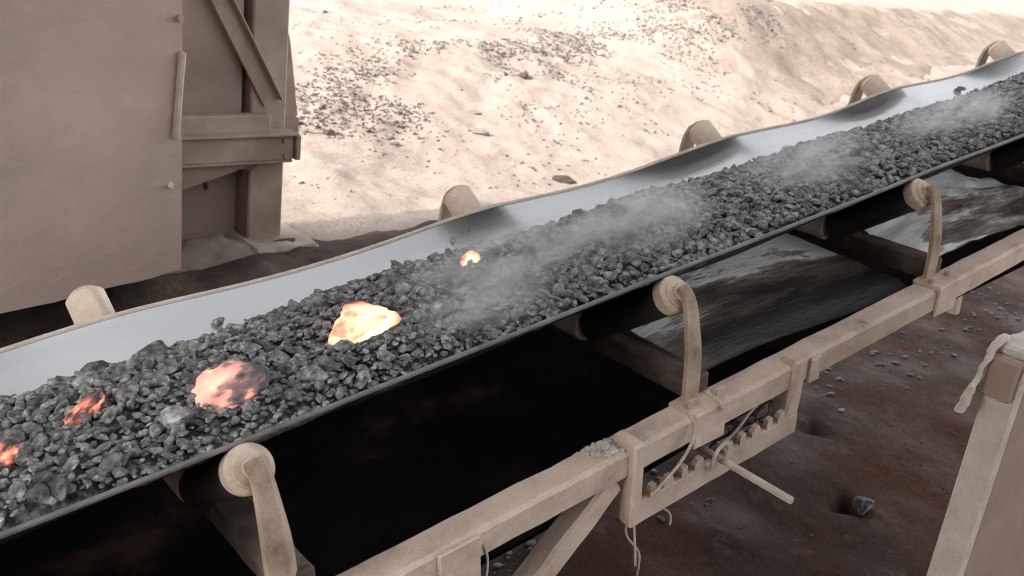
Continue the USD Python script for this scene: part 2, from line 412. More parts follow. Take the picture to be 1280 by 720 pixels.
rim = [(i * ny, (i + 1) * ny) for i in range(nx - 1)] + [((i + 1) * ny + ny - 1, i * ny + ny - 1) for i in range(nx - 1)] + \
      [(j + 1, j) for j in range(ny - 1)] + [((nx - 1) * ny + j, (nx - 1) * ny + j + 1) for j in range(ny - 1)]
F = np.vstack([F] + [np.array([[a, b + n, b], [a, a + n, b + n]]) for a, b in rim])
m = trimesh.Trimesh(np.vstack([front, back]), F, process=False)
m.fix_normals()
hb.part("front_plate", m, WALL, smooth=40)
hb.part("side_plate", box([0.700, 1.664, 0.54], [0.728, 2.448, 4.6]), WALL)
hb.part("back_wall", box([-3.2, 2.45, 0.2], [1.40, 2.48, 4.6]), WALL)
hb.part("left_wall", box([-3.24, 0.6, 0.2], [-3.202, 2.48, 4.6]), WALL)
hb.part("roof", box([-3.3, 0.5, 4.602], [1.6, 2.5, 4.66]), WALL)
hb.part("column", box([1.328, 2.30, 0.34], [1.510, 2.44, 4.6], 0.008), STEELB)
hb.part("inner_panel", box([0.732, 2.34, Z0 + 0.02], [1.300, 2.37, 4.6]), WALL)
hb.part("upper_beam", box([0.731, 2.232, Z0 - 0.012], [1.40, 2.298, Z0 + 0.075], 0.008), STEELB)
hb.part("lower_beam", cat(box([0.731, 2.19, Z0 - 0.135], [1.50, 2.205, Z0 - 0.016]), box([0.731, 2.155, Z0 - 0.014], [1.515, 2.297, Z0 - 0.002]),
                          box([0.731, 2.192, Z0 - 0.150], [1.50, 2.297, Z0 - 0.137])), STEELB)
hb.part("end_cleat", box([1.503, 2.17, Z0 - 0.135], [1.530, 2.296, Z0 - 0.017]), STEELB)
for bx, bz in ((1.45, -0.04), (1.455, -0.11)):
    hb.part("bolt", cyl([bx, 2.19, Z0 + bz], [bx, 2.178, Z0 + bz], 0.011, 8), STEELB)
a, b = np.array([0.855, 2.285, Z0 + 1.12]), np.array([1.425, 2.285, Z0 + 0.12])
hb.part("brace", cat(beam(a, b, 0.012, 0.085, up=(0.86, 0, 0.5), ch=0.003), beam(a + [0.036, -0.024, 0.02], b + [0.036, -0.024, 0.02], 0.05, 0.010, up=(0.86, 0, 0.5), ch=0.003)), STEELB)
g = np.array([[1.513, 0.60], [1.575, 0.40], [1.632, 0.03], [1.622, 0.025], [1.640, 0.015], [1.645, -0.145], [1.513, -0.15]])
gm = trimesh.creation.extrude_polygon(__import__("shapely").Polygon(g), 0.03)
gm.vertices = np.c_[gm.vertices[:, 0], 2.41 + gm.vertices[:, 2], Z0 + gm.vertices[:, 1]]
gm.fix_normals()
hb.part("gusset", gm, STEELB)
pts = [(0.731, -0.16), (1.36, -0.16), (1.36, -0.185)] + [(1.36 - 0.63 * t, -0.195 - 0.135 * S(0, 0.9, t)) for t in np.linspace(0.05, 1, 12)]
gm = trimesh.creation.extrude_polygon(__import__("shapely").Polygon(pts), 0.012)
gm.vertices = np.c_[gm.vertices[:, 0], 2.26 + gm.vertices[:, 2] + 0.05 * (gm.vertices[:, 1] < -0.2), Z0 + gm.vertices[:, 1]]
gm.fix_normals()
hb.part("chute_lip", gm, STEELB)
for t in (0.12, 0.40):
    q = np.array([1.36 - 0.63 * t, 2.30, Z0 - 0.190 - 0.135 * float(S(0, 0.9, t))])
    hb.part("bolt", cyl(q, q + [0.004, 0, -0.04], 0.012, 8), DARKSTEEL)
hb.part("handle_bar", roughen(beam([0.694, 1.622, Z0 + 0.127], [0.722, 1.630, Z0 + 0.455], 0.027, 0.03, up=(0, 1, 0), ch=0.008), 0.003, 30, 3), STEELB, smooth=30)
hb.part("bolt", cyl([0.712, 1.645, Z0 + 0.575], [0.712, 1.612, Z0 + 0.575], 0.012, 10), STEELB)
hb.part("bolt", cyl([0.675, 1.637, Z0 - 0.055], [0.675, 1.612, Z0 - 0.055], 0.012, 10), CAP)
fm = roughen(box([1.28, 2.12, 0.22], [1.64, 2.60, 0.395], 0.02), 0.016, 9, 5, 0.04)
one("footing_block", fm, CONC, "rounded concrete footing block under the braced steel column", "footing", smooth=40, tilted=False)
# slumped dust against the building
cx = np.linspace(-0.5, 0.62, 70)
cy = np.linspace(-0.45, 0.5, 60)
CX, CY = np.meshgrid(cx, cy, indexing="ij")
px, py = CX + 1.12, CY + 2.15
q = np.hypot((CX - 0.02) / 0.42, (CY - 0.12) / 0.36)
hz = sand_h(px, py) - 0.05 + 0.13 * np.exp(-q ** 1.3 * 1.5) - 0.04 * S(0.7, 1.2, q) + 0.03 * (fbm(np.stack([px, py, 0 * px], -1) * 7, 3, 3) - 0.5)
vv, ff = grid(cx, cy, hz)
vv[:, 0] += 1.12
vv[:, 1] += 2.15
one("dust_heap", (vv, ff), HEAP, "slumped heap of pale dust between the hopper plate and the column footing", "dust heap", kind="stuff", smooth=True, tilted=False)

# added tower, unseen on the left, placed to shade the conveyor
tw = Thing("transfer_tower", "tall dark tower added out of view to shade the conveyor belt", "tower", (-6.0, -1.0, 0.0), tilted=False)
TY0, TY1, TX, TH = -14.0, 2.1, -3.4, 24.0
tw.part("wall", box([TX - 2.5, TY1 - 0.2, -0.2], [TX, TY1, TH]), BLOCKER)
tw.part("wall", box([TX - 2.5, TY0, -0.2], [TX, TY0 + 0.2, TH]), BLOCKER)
tw.part("wall", box([TX - 0.2, TY0 + 0.202, 2.2], [TX, TY1 - 0.202, TH]), BLOCKER, label="wall above the belt opening")
tw.part("wall", box([TX - 0.2, TY0 + 0.202, -0.2], [TX, -1.2, 2.198]), BLOCKER)
tw.part("roof", box([TX - 2.5, TY0, TH + 0.002], [TX, TY1, TH + 0.3]), BLOCKER)

# added dark gallery, unseen overhead, placed for the belt flank to mirror as bands
cp = Thing("overhead_gallery", "dark gallery added out of view for the belt flank to mirror", "gallery", (15.0, -4.2, 0.0), tilted=False)
cp.part("body", box([4.5, -5.8, 9.0], [26, -1.50, 11.2], 0.02), BLOCKER)
for px_ in (6.0, 15.0, 24.0):
    for py_ in (-6.0, -4.4):
        cp.part("leg", box([px_ - 0.15, py_ - 0.15, -0.1], [px_ + 0.15, py_ + 0.15, 8.998]), BLOCKER)

# ------------------------------------------------------------------ conveyor frame
PITCH, HALF, RR = 1.2, 0.488, 0.049
X0, X1 = -3.0, 9.2
cf = Thing("conveyor_trestle", "dusty tan steel conveyor frame with long side beams, leg and adjuster strap", "conveyor frame", (0.0, 0.0, -0.4))


def channel(y0, y1, n0, n1, xa, xb, lip):
    """Channel section: web towards the outside, two flanges towards the belt."""
    s = 1 if y1 > 0 else -1
    return roughen(box([xa, y0, n0], [xb, y1, n1], 0.010), 0.004, 9, int(abs(y0) * 10), 0.05)


cf.part("side_beam", channel(-0.622, -0.535, -0.378, -0.295, -1.2, 5.4, 0.06), DUST, smooth=40)
cf.part("side_beam", box([X0, 0.535, -0.405], [X1, 0.615, -0.303], 0.008), DUST)
cf.part("side_beam", box([5.402, -0.615, -0.405], [X1, -0.535, -0.303], 0.008), DUST)
for k in (-2, -1, 0, 1, 2, 3, 4, 5, 6):
    xx = k * 2.4 + 0.38
    if X0 < xx < X1:
        for s in (-1, 1):
            if k == 1 and s < 0:
                continue
            base = TC([xx, 0.575 * s, -0.41])
            gz = -0.06
            foot_n = (gz - ZOFF - xx * math.sin(INC)) / math.cos(INC)
            leg = box([xx - 0.032, 0.575 * s - 0.028, foot_n], [xx + 0.032, 0.575 * s + 0.028, -0.407], 0.006)
            cf.part("leg", roughen(leg, 0.003, 12, k + 9, 0.05) if k == 0 else leg, DUST, smooth=40)
cf.part("gusset_plate", box([0.325, -0.632, -0.42], [0.437, -0.617, -0.30], 0.004), DUST)
# diagonal brace down from the beam under the adjuster
br = beam([0.885, -0.580, -0.385], [0.415, -0.580, -0.72], 0.062, 0.075, up=(1, 0, -0.8), ch=0.008)
cf.part("brace", roughen(br, 0.004, 10, 4, 0.05), DUST, smooth=40)
# adjuster strap hung under the beam
ap = cf.part("adjuster_strap", roughen(box([0.905, -0.640, -0.525], [1.60, -0.622, -0.455], 0.004), 0.002, 14, 2, 0.04), DUST, smooth=40)
cf.part("strap_flange", roughen(box([0.91, -0.621, -0.520], [1.615, -0.555, -0.509], 0.003), 0.002, 14, 2, 0.04), DUST, smooth=40, parent=ap)
cf.part("strap_end", roughen(box([0.905, -0.643, -0.524], [0.945, -0.560, -0.272], 0.007), 0.004, 12, 6, 0.03), DUST, smooth=40, parent=ap)
cf.part("strap_end", roughen(beam([1.575, -0.604, -0.520], [1.60, -0.604, -0.285], 0.064, 0.055, up=(0, 1, 0), ch=0.007), 0.004, 12, 7, 0.03), DUST, smooth=40, parent=ap)
for xt in (0.985, 1.045, 1.105, 1.165, 1.285, 1.345, 1.405, 1.465, 1.52):
    w_ = 0.014 + 0.004 * math.sin(xt * 50)
    tooth = np.array([[xt - w_, -0.457], [xt + w_ + 0.006, -0.457], [xt + w_ + 0.002, -0.440], [xt + 0.012, -0.424], [xt - 0.006, -0.426], [xt - w_, -0.440]])
    tm = trimesh.creation.extrude_polygon(__import__("shapely").Polygon(tooth), 0.016)
    tm.vertices = np.c_[tm.vertices[:, 0], -0.639 + tm.vertices[:, 2], tm.vertices[:, 1]]
    tm.fix_normals()
    cf.part("tooth", tm, DUST, parent=ap)
cf.part("splice_plate", roughen(box([1.645, -0.631, -0.383], [1.70, -0.619, -0.30], 0.004), 0.003, 12, 8, 0.04), DUST, smooth=40)

# added dark plate that blocks far-side light from the space under the belt
cf.part("far_skirt", box([X0, 0.50, -0.75], [X1, 0.515, -0.31]), DARKSTEEL)

# ------------------------------------------------------------------ idler sets
ORD = {-1: "idler set just outside the left edge of the picture", 0: "nearest dusty idler set, beside the salmon pink glowing lump",
       1: "idler set whose near arm is bolted over the toothed adjuster strap", 2: "idler set whose near arm stands before the bright crumpled deck plate",
       3: "idler set showing a far roller against the pale bank, third from the right", 4: "idler set showing only its far roller near the right edge",
       5: "farthest idler set, beyond the right edge of the picture"}


def idler(k):
    x = k * PITCH
    t = Thing("idler_set", ORD[k], "idler", (x, 0, -0.30), group="idler sets carrying the belt")
    t.part("cross_beam", roughen(box([x - 0.005, -0.56, -0.298], [x + 0.075, 0.56, -0.232], 0.006), 0.003, 12, k + 3, 0.06), BEAMMAT, smooth=40)
    for s in (-1, 1):
        a = np.array([x, s * 0.178, -0.222])
        b = np.array([x, s * HALF, 0.0])
        u = (b - a) / np.linalg.norm(b - a)
        free_end = 0.052 if s < 0 else 0.165
        r = t.part("wing_roller", cyl(a, b - u * free_end, RR, 36, 0.004), WIPED, smooth=30, label="wing roller barrel wiped dark by the belt")
        t.part("roller_end", cyl(b - u * (free_end - 0.0005), b, RR + 0.0015, 36, 0.010), ROLL if s < 0 else LIT_FARROLL, smooth=30, parent=r)
        t.part("roller_cap", cyl(b - u * 0.001, b + u * 0.006, RR * 0.80, 30, 0.003), ROLL, smooth=30, parent=r)
        t.part("hub", cyl(b + u * 0.004, b + u * 0.018, RR * 0.42, 20, 0.004), ROLL, smooth=30, parent=r)
        # bowed arm from the roller end down to the beam
        top_n = 0.022 if s < 0 else 0.006
        path = curve([(s * 0.500, top_n), (s * 0.522, top_n - 0.018), (s * 0.541, -0.05), (s * 0.556, -0.13), (s * 0.561, -0.21), (s * 0.558, -0.296)], 22)
        rings = []
        tan = np.gradient(path, axis=0)
        tan /= np.linalg.norm(tan, axis=1, keepdims=True)
        for i, ((py, pn), (ty, tn)) in enumerate(zip(path, tan)):
            f = i / 21
            w = 0.024 + 0.011 * S(0, 0.7, f)
            th = 0.008
            ny, nn = -tn, ty
            sec = [(-w, -th), (-w, th * 0.6), (-w + 0.004, th), (0.25 * w, th * 1.3), (0.45 * w, th), (w, -th * 1.6), (w, -th * 2.4), (0.3 * w, -th)]   # bent section
            if s < 0:
                rings.append(np.array([[x + 0.006 + q, py + ny * -h, pn + nn * -h] for q, h in sec]))
            else:
                rings.append(np.array([[x + 0.006 + q, py + ny * h, pn + nn * h] for q, h in sec]))
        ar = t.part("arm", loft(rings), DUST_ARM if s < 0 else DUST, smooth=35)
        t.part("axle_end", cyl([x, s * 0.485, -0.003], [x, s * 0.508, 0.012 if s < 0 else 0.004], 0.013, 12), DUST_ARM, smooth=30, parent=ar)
        t.part("clamp", roughen(cat(box([x - 0.060, s * 0.534, -0.302], [x + 0.075, s * 0.634, -0.284], 0.004), box([x - 0.055, s * 0.617, -0.395], [x + 0.07, s * 0.633, -0.303], 0.004)),
                                0.004, 16, k, 0.03), DUST, smooth=40)
        for dx in (-0.042, 0.058):
            t.part("bolt", cyl([x + dx, s * 0.59, -0.286], [x + dx, s * 0.59, -0.270], 0.010, 8), DUST_ARM, parent=ar)
    t.part("centre_roller", cyl([x, -0.165, -0.229], [x, 0.165, -0.229], RR, 28, 0.01), ROLL, smooth=30)
    for s in (-1, 1):
        t.part("inner_post", box([x + 0.01, s * 0.171 - 0.008, -0.240], [x + 0.05, s * 0.171 + 0.008, -0.20], 0.002), WIPED)


for k in (-1, 0, 1, 2, 3, 4, 5):
    idler(k)

# ------------------------------------------------------------------ belt
T_B = 0.010
YL, YR = -0.445, 0.362


def belt_profile(y):
    """Top of the belt over an idler at cross position y."""
    a = np.abs(y)
    flat = -0.170
    w = flat + np.maximum(a - 0.150, 0) * 0.715
    k = 0.02
    return np.where(a < 0.150 - k, flat, np.where(a > 0.150 + k, w, flat + 0.715 * (a - 0.150 + k) ** 2 / (4 * k)))


def belt_top(x, y):
    ph = x / PITCH
    fr = ph - np.floor(ph)
    sag = 0.5 - 0.5 * np.cos(2 * np.pi * fr)
    far = S(0.12, 0.36, y)
    near = S(-0.15, -0.44, y)
    z = belt_profile(y) - 0.014 * sag * (1 - 0.3 * near)
    z = z - 0.010 * far * sag ** 1.0 * (0.55 + 0.45 * S(0.3, 1.2, x))      # the free far edge opens out between idlers
    z = z + 0.010 * near * sag
    cup = np.where(fr > 0.3, S(0.30, 0.75, fr), S(0.12, 0.04, fr)) * S(0.35, 0.9, x)
    z = z + cup * (0.95 * np.maximum(y - 0.20, 0) ** 2 - 0.13 * np.maximum(y - 0.20, 0))                     # flank held steeper where it rides up onto the next roller
    z = z + 0.006 * (fbm(np.stack([x * 1.6, y * 3, 0 * x], -1), 2, 12) - 0.5) * 2
    return z


bx = np.arange(X0 - 0.6, X1, 0.03)
by = np.linspace(YL, YR, 61)
BX, BY = np.meshgrid(bx, by, indexing="ij")
yy = BY + 0.008 * (fbm(np.stack([BX * 1.1, 0 * BX, 0 * BX], -1), 2, 5) - 0.5) * np.abs(BY) / 0.4
top = np.stack([BX, yy, belt_top(BX, yy)], -1)
cb = Thing("conveyor_belt", "black rubber conveyor belt with a glossy far flank, heaped with coke", "conveyor belt", (0, 0, -0.2))


def sheet(P, flip=False):
    nx, ny = P.shape[:2]
    i, j = np.meshgrid(np.arange(nx - 1), np.arange(ny - 1), indexing="ij")
    a = (i * ny + j).ravel()
    F = np.vstack([np.stack([a, a + ny, a + ny + 1], 1), np.stack([a, a + ny + 1, a + 1], 1)])
    return P.reshape(-1, 3), F[:, ::-1] if flip else F


cb.part("top_cover", sheet(top), BELT, smooth=True)
cb.part("underside", sheet(top - [0, 0, T_B], True), RUBBER, smooth=True)
cb.part("edge", sheet(np.stack([top[:, 0] + [0, 0.0045, 0.0005], top[:, 0] + [0, 0.001, 0.002], top[:, 0] + [0, -0.0025, -0.003], top[:, 0] - [0, 0, T_B]], 1), True), GREY_EDGE, label="grey near edge of the belt")
cb.part("edge", sheet(np.stack([top[:, -1] + [0, -0.009, -0.005], top[:, -1] + [0, -0.008, 0.0005], top[:, -1] + [0, -0.002, 0.0035], top[:, -1] + [0, 0.003, -T_B / 2], top[:, -1] - [0, 0, T_B]], 1)), EDGE, label="dusty pale far edge of the belt")
rx = np.arange(X0, X1, 0.1)
ry = np.linspace(-0.50, 0.46, 14)
RX, RY = np.meshgrid(rx, ry, indexing="ij")
ret = np.stack([RX, RY, -0.50 - 0.02 * np.sin(RX * 2.2) + 0.01 * (fbm(np.stack([RX * 3, RY * 3, 0 * RX], -1), 3, 3) - 0.5)], -1)
cb.part("return_strand", sheet(ret), RETURN, smooth=True)
cb.part("return_underside", sheet(ret - [0, 0, 0.01], True), RETURN, smooth=True)

# ------------------------------------------------------------------ deck plates between the strands
DECKLAB = {1: "wet grimy deck plate with painted glare, between the strapped arm and the next arm", 2: "crumpled wet deck plate with painted glare under the belt at the right edge",
           3: "far deck plate under the belt beyond the right edge"}
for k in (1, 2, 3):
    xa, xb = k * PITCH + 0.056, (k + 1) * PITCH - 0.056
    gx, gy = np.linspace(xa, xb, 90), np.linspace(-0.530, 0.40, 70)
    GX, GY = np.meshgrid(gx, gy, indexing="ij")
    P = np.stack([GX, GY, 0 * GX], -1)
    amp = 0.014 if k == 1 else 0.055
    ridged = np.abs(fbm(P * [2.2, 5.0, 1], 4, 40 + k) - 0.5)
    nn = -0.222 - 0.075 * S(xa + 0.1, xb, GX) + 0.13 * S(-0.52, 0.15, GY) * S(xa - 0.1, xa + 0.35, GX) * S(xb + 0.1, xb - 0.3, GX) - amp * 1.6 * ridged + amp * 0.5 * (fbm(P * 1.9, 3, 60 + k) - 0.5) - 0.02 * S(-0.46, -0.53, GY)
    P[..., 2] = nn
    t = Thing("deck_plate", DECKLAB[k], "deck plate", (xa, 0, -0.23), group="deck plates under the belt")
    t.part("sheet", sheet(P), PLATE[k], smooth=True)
    t.part("sheet_underside", sheet(P - [0, 0, 0.004], True), DARKSTEEL, smooth=True)
    lip = np.stack([P[0] + [0.0, 0, 0.001], P[0] + [-0.006, 0, -0.012], P[0] + [-0.006, 0, -0.07]], 1)
    t.part("lip", sheet(lip), BEAMMAT)
    t.part("lip_back", sheet(lip + [0.003, 0, 0], True), DARKSTEEL)

# ------------------------------------------------------------------ coke on the belt
def pile_top(x, y):
    t = np.clip((y + 0.345) / 0.61, 0, 1)
    chord = -0.035 - 0.065 * t
    bulge = 0.050 * (1 - (2 * t - 1) ** 2) ** 0.8
    return chord + bulge + 0.055 * (fbm(np.stack([x * 3.4, y * 4.4, 0 * x], -1), 3, 70) - 0.5)


def rock(seed, sub=2, rough=0.34, flat=(1, 1, 1), cuts=11):
    m = trimesh.creation.icosphere(subdivisions=sub, radius=1.0)
    v = m.vertices
    r = 1 + rough * 1.6 * (fbm(v * 1.1 + seed * 3.7, 2, seed) - 0.5) + rough * 1.1 * (fbm(v * 2.6 + seed, 4, seed + 5) - 0.5)
    g = np.random.default_rng(seed)
    for _ in range(cuts):                                     # broken faces
        d = g.normal(size=3)
        d /= np.linalg.norm(d)
        h = g.uniform(0.5, 0.88)
        k = v @ d * r
        r = np.where(k > h, r * h / np.maximum(k, 1e-6), r)
    m.vertices = v * r[:, None] * np.asarray(flat)
    return m


VAR2 = [rock(100 + i, 3, 0.85) for i in range(30)]
VAR1 = [rock(200 + i, 1, 0.85) for i in range(24)]


def place(m, c, size, g, flatten=0.75):
    sc = size * np.array([g.uniform(0.95, 1.45), g.uniform(0.75, 1.05), g.uniform(0.5, 0.85)])
    R_ = Rot.from_euler("xyz", [g.uniform(-0.5, 0.5), g.uniform(-0.5, 0.5), g.normal(0.0, 0.7)]).as_matrix()
    return (m.vertices * sc) @ R_.T + c, m.faces


GLOW = [((0.475, -0.118), (0.105, 0.078, 0.034), 0.48), ((0.105, -0.165), (0.078, 0.062, 0.034), 0.1), ((-0.180, -0.075), (0.055, 0.024, 0.022), 0.55),
        ((-0.362, -0.150), (0.036, 0.026, 0.025), 0.3), ((0.915, 0.030), (0.030, 0.024, 0.026), 0.3)]


def clear_of_glow(x, y, r):
    return all(((x - gx) / (sx * 0.85 + r * 0.5)) ** 2 + ((y - gy) / (sy * 0.85 + r * 0.5)) ** 2 > 1 for (gx, gy), (sx, sy, sz), _ in GLOW)


g = np.random.default_rng(11)
spots, cell = [], {}


def free(x, y, r):
    i, j = int(x // 0.1), int(y // 0.1)
    for a in (-1, 0, 1):
        for b in (-1, 0, 1):
            for (u, v_, s_) in cell.get((i + a, j + b), ()):
                if (u - x) ** 2 + (v_ - y) ** 2 < (0.56 * (r + s_)) ** 2:
                    return False
    return True


def add(x, y, r):
    cell.setdefault((int(x // 0.1), int(y // 0.1)), []).append((x, y, r))


big, small = [], []
tries = 0
while len(big) < 290 and tries < 60000:
    tries += 1
    x = g.uniform(-0.62, 1.5)
    y = g.uniform(-0.305, 0.235)
    r = g.uniform(0.015, 0.026) if g.random() < 0.82 else g.uniform(0.028, 0.042)
    if free(x, y, r) and clear_of_glow(x, y, r):
        add(x, y, r)
        big.append((x, y, r))
lump_labels = {}
for (gx, gy), (sx, sy, sz), what in ((GLOW[0][0], GLOW[0][1], "large yellow white glowing lump"), (GLOW[1][0], GLOW[1][1], "salmon pink glowing lump"), (GLOW[2][0], GLOW[2][1], "narrow orange ember")):
    for side, dx, dy in (("right", 1, 0), ("left", -1, 0), ("near", 0, -1), ("far", 0, 1)):
        t_ = np.array([gx + dx * (sx + 0.02), gy + dy * (sy + 0.02)])
        i_ = min((i for i in range(len(big)) if i not in lump_labels), key=lambda i: np.hypot(big[i][0] - t_[0], big[i][1] - t_[1]))
        lump_labels[i_] = f"grey coke lump lying against the {side} side of the {what}"
for k_, (x, y, r) in enumerate(big):
    c = np.array([x, y, pile_top(np.array(x), np.array(y)) - 0.001 + g.uniform(-0.010, 0.010)])
    one("coke_lump", place(VAR2[g.integers(30)], c, r, g), COKE, lump_labels.get(k_, "rough grey coke lump in the heap on the nearer stretch of belt"), "coke lump", group="coke lumps on the belt", smooth=28)
for r0, r1, ntry, x_lo, x_hi in ((0.016, 0.027, 30000, 0.9, 8.6), (0.010, 0.018, 60000, -0.8, 8.6), (0.005, 0.010, 60000, -0.8, 4.5)):
    for _ in range(ntry):
        x, y, r = g.uniform(x_lo, x_hi), g.uniform(-0.325, 0.265), g.uniform(r0, r1)
        if free(x, y, r) and clear_of_glow(x, y, r):
            add(x, y, r)
            small.append((x, y, r))
V, F, nv = [], [], 0
tops = pile_top(np.array([q[0] for q in small]), np.array([q[1] for q in small]))
for (x, y, r), top_z in zip(small, tops):
    c = np.array([x, y, top_z - 0.004 + g.uniform(-0.010, 0.009)])
    v, f = place(VAR1[g.integers(16)], c, r, g)
    V.append(v)
    F.append(f + nv)
    nv += len(v)
# scattered lumps that rolled up the glossy flank
for x, y, r in ((0.265, 0.275, 0.02), (1.05, 0.30, 0.010), (1.12, 0.315, 0.008), (4.1, 0.285, 0.026)):
    c = np.array([x, y, belt_top(np.array(x), np.array(y)) + r * 0.6])
    v, f = place(VAR1[g.integers(16)], c, r, g)
    V.append(v)
    F.append(f + nv)
    nv += len(v)
one("coke_rubble", (np.vstack(V), np.vstack(F)), COKE, "smaller grey coke pieces filling the heap along the belt", "coke", kind="stuff", smooth=28, origin=(0, 0, -0.1))
qx, qy = np.arange(X0 - 0.5, X1 - 0.1, 0.014), np.linspace(-0.362, 0.285, 60)
QX, QY = np.meshgrid(qx, qy, indexing="ij")
edge_q = S(-0.362, -0.33, QY) * S(0.285, 0.25, QY)
qz = np.maximum(belt_top(QX, QY) - 0.004, 0) * 0 + (belt_top(QX, QY) - 0.004) * (1 - edge_q) + (pile_top(QX, QY) - 0.010) * edge_q + 0.016 * edge_q * (fbm(np.stack([QX * 26, QY * 26, 0 * QX], -1), 3, 90) - 0.5)
one("coke_fines", sheet(np.stack([QX, QY, qz], -1)), COKEBED, "black coke fines packed under the lumps on the belt", "coke fines", kind="stuff", smooth=True, origin=(0, 0, -0.1))


def glow_mat(name, stops, strength, scale, to0=0.42, fade=0.0):
    return usdkit.material(stage, f"/World/Looks/{name}", {
        "tc": ("texture_coordinate", {}), "n": ("noise_texture", {"scale": scale, "detail": 4.0, "roughness": 0.6}),
        "ln": ("vector_math", {"math_type": "length"}), "ml": ("map_range", {"from_min": 0.4, "from_max": 1.15, "to_min": to0, "to_max": -0.30}),
        "ad": ("math", {"math_type": "add"}), "r": ("rgb_ramp", {"ramp": stops}), "sx": ("separate_xyz", {}),
        "mx": ("math", {"math_type": "multiply", "value2": fade}), "a3": ("math", {"math_type": "add"}),
        "p": ("principled_bsdf", {"base_color": (0.06, 0.055, 0.055), "roughness": 0.8, "emission_strength": strength})},
        [("tc.object", "n.vector"), ("tc.object", "ln.vector1"), ("tc.object", "sx.vector"), ("sx.x", "mx.value1"), ("mx.value", "a3.value1"), ("ml.result", "a3.value2"),
         ("ln.value", "ml.value"), ("a3.value", "ad.value1"), ("n.fac", "ad.value2"), ("ad.value", "r.fac"),
         ("r.color", "p.emission_color")], surface="p.BSDF")


HOT = glow_mat("white_hot", [(0.05, (0.02, 0.004, 0.002)), (0.26, (0.6, 0.15, 0.08)), (0.46, (0.95, 0.36, 0.24)), (0.62, (1.0, 0.74, 0.36)), (0.85, (1.0, 0.93, 0.62))], 0.42, 1.1, 0.80)
PINK = glow_mat("pink_hot", [(0.1, (0.02, 0.015, 0.015)), (0.3, (0.16, 0.09, 0.085)), (0.45, (0.75, 0.29, 0.22)), (0.7, (1.0, 0.43, 0.31)), (0.95, (1.0, 0.60, 0.38))], 0.46, 0.9, 1.05, -0.28)
EMBER = glow_mat("ember", [(0.15, (0.0, 0.0, 0.0)), (0.35, (0.25, 0.05, 0.03)), (0.6, (0.95, 0.32, 0.20)), (0.85, (1.0, 0.55, 0.30))], 0.38, 1.8, 0.78)
GL = [("large yellow white hot lump glowing in the middle of the heap", HOT), ("rounded salmon pink glowing lump fading to grey ash on its right", PINK),
      ("narrow orange ember left of the salmon pink lump", EMBER), ("small pink ember at the left edge of the belt", EMBER), ("small round yellow glowing lump half veiled by smoke", HOT)]
for i, (((gx, gy), sc, rz), (lab, mt)) in enumerate(zip(GLOW, GL)):
    m = rock(300 + i, 4, (0.6, 0.45, 0.6, 0.6, 0.35)[i], cuts=(5, 1, 5, 5, 2)[i])
    if i == 0:                                               # narrow at its left end
        m.vertices[:, 1] *= 0.55 + 0.32 * (m.vertices[:, 0] + 1)
    m.vertices += 0.2 * np.stack([fbm(m.vertices * 4.5 + 7 * k, 3, 90 + k) - 0.5 for k in range(3)], 1)
    p = numbered("/World", "glowing_lump")
    o = usdkit.mesh(stage, p, m, mt, smooth=30)
    L = np.eye(4)
    L[:3, :3] = W @ Rot.from_euler("xyz", [0.1, -0.1, rz]).as_matrix() @ np.diag(sc)
    L[:3, 3] = c2w([gx, gy, float(pile_top(np.array(gx), np.array(gy))) + 0.006])
    o.AddTransformOp().Set(Gf.Matrix4d(L.T.tolist()))
    tag(o, lab, "glowing lump", group="glowing lumps in the heap")

# ------------------------------------------------------------------ loose bits on and near the frame
rod = Thing("loose_rod", "pale steel rod sticking out sideways from the toothed strap", "rod", (1.23, -0.60, -0.45))
rod.part("shaft", cyl([1.232, -0.56, -0.446], [1.236, -0.885, -0.450], 0.0105, 14, 0.002), WIRE, smooth=30)
rod.part("wire_loop", tube(curve([(1.20, -0.650, -0.47), (1.185, -0.665, -0.43), (1.20, -0.668, -0.395), (1.235, -0.663, -0.392), (1.262, -0.652, -0.425), (1.255, -0.648, -0.462)], 26), 0.0055), WIRE, smooth=40)


def wire(label, pts, r=0.003, mt=None, nm="dangling_wire", ct="wire", grp=None):
    one(nm, tube(curve(pts, 30), r, 6), mt or WIRE, label, ct, group=grp, smooth=50)


wire("curved wire draped from the arm clamp down across the left strap opening", [(1.10, -0.640, -0.26), (1.115, -0.652, -0.31), (1.085, -0.656, -0.36), (1.02, -0.654, -0.41), (0.965, -0.650, -0.445)], 0.0045)
wire("short bent wire standing at the foot of the strapped arm", [(1.18, -0.625, -0.225), (1.22, -0.640, -0.27), (1.245, -0.642, -0.30)], 0.005)
wire("thin wire hanging down from the left end of the strap", [(0.93, -0.63, -0.52), (0.925, -0.645, -0.60), (0.935, -0.64, -0.66)], 0.0035)
wire("curved thin wire trailing below the strap towards the mud", [(0.95, -0.60, -0.52), (0.945, -0.60, -0.60), (0.985, -0.60, -0.66), (1.005, -0.59, -0.73), (1.0, -0.59, -0.78)], 0.0035)
wire("short kinked wire hanging under the middle of the strap", [(1.055, -0.60, -0.52), (1.075, -0.60, -0.565), (1.085, -0.60, -0.575), (1.11, -0.60, -0.64)], 0.0035)
wire("thin wire hanging beside the short leg below the beam", [(0.45, -0.622, -0.34), (0.452, -0.63, -0.42), (0.44, -0.63, -0.47), (0.455, -0.63, -0.58)], 0.003)
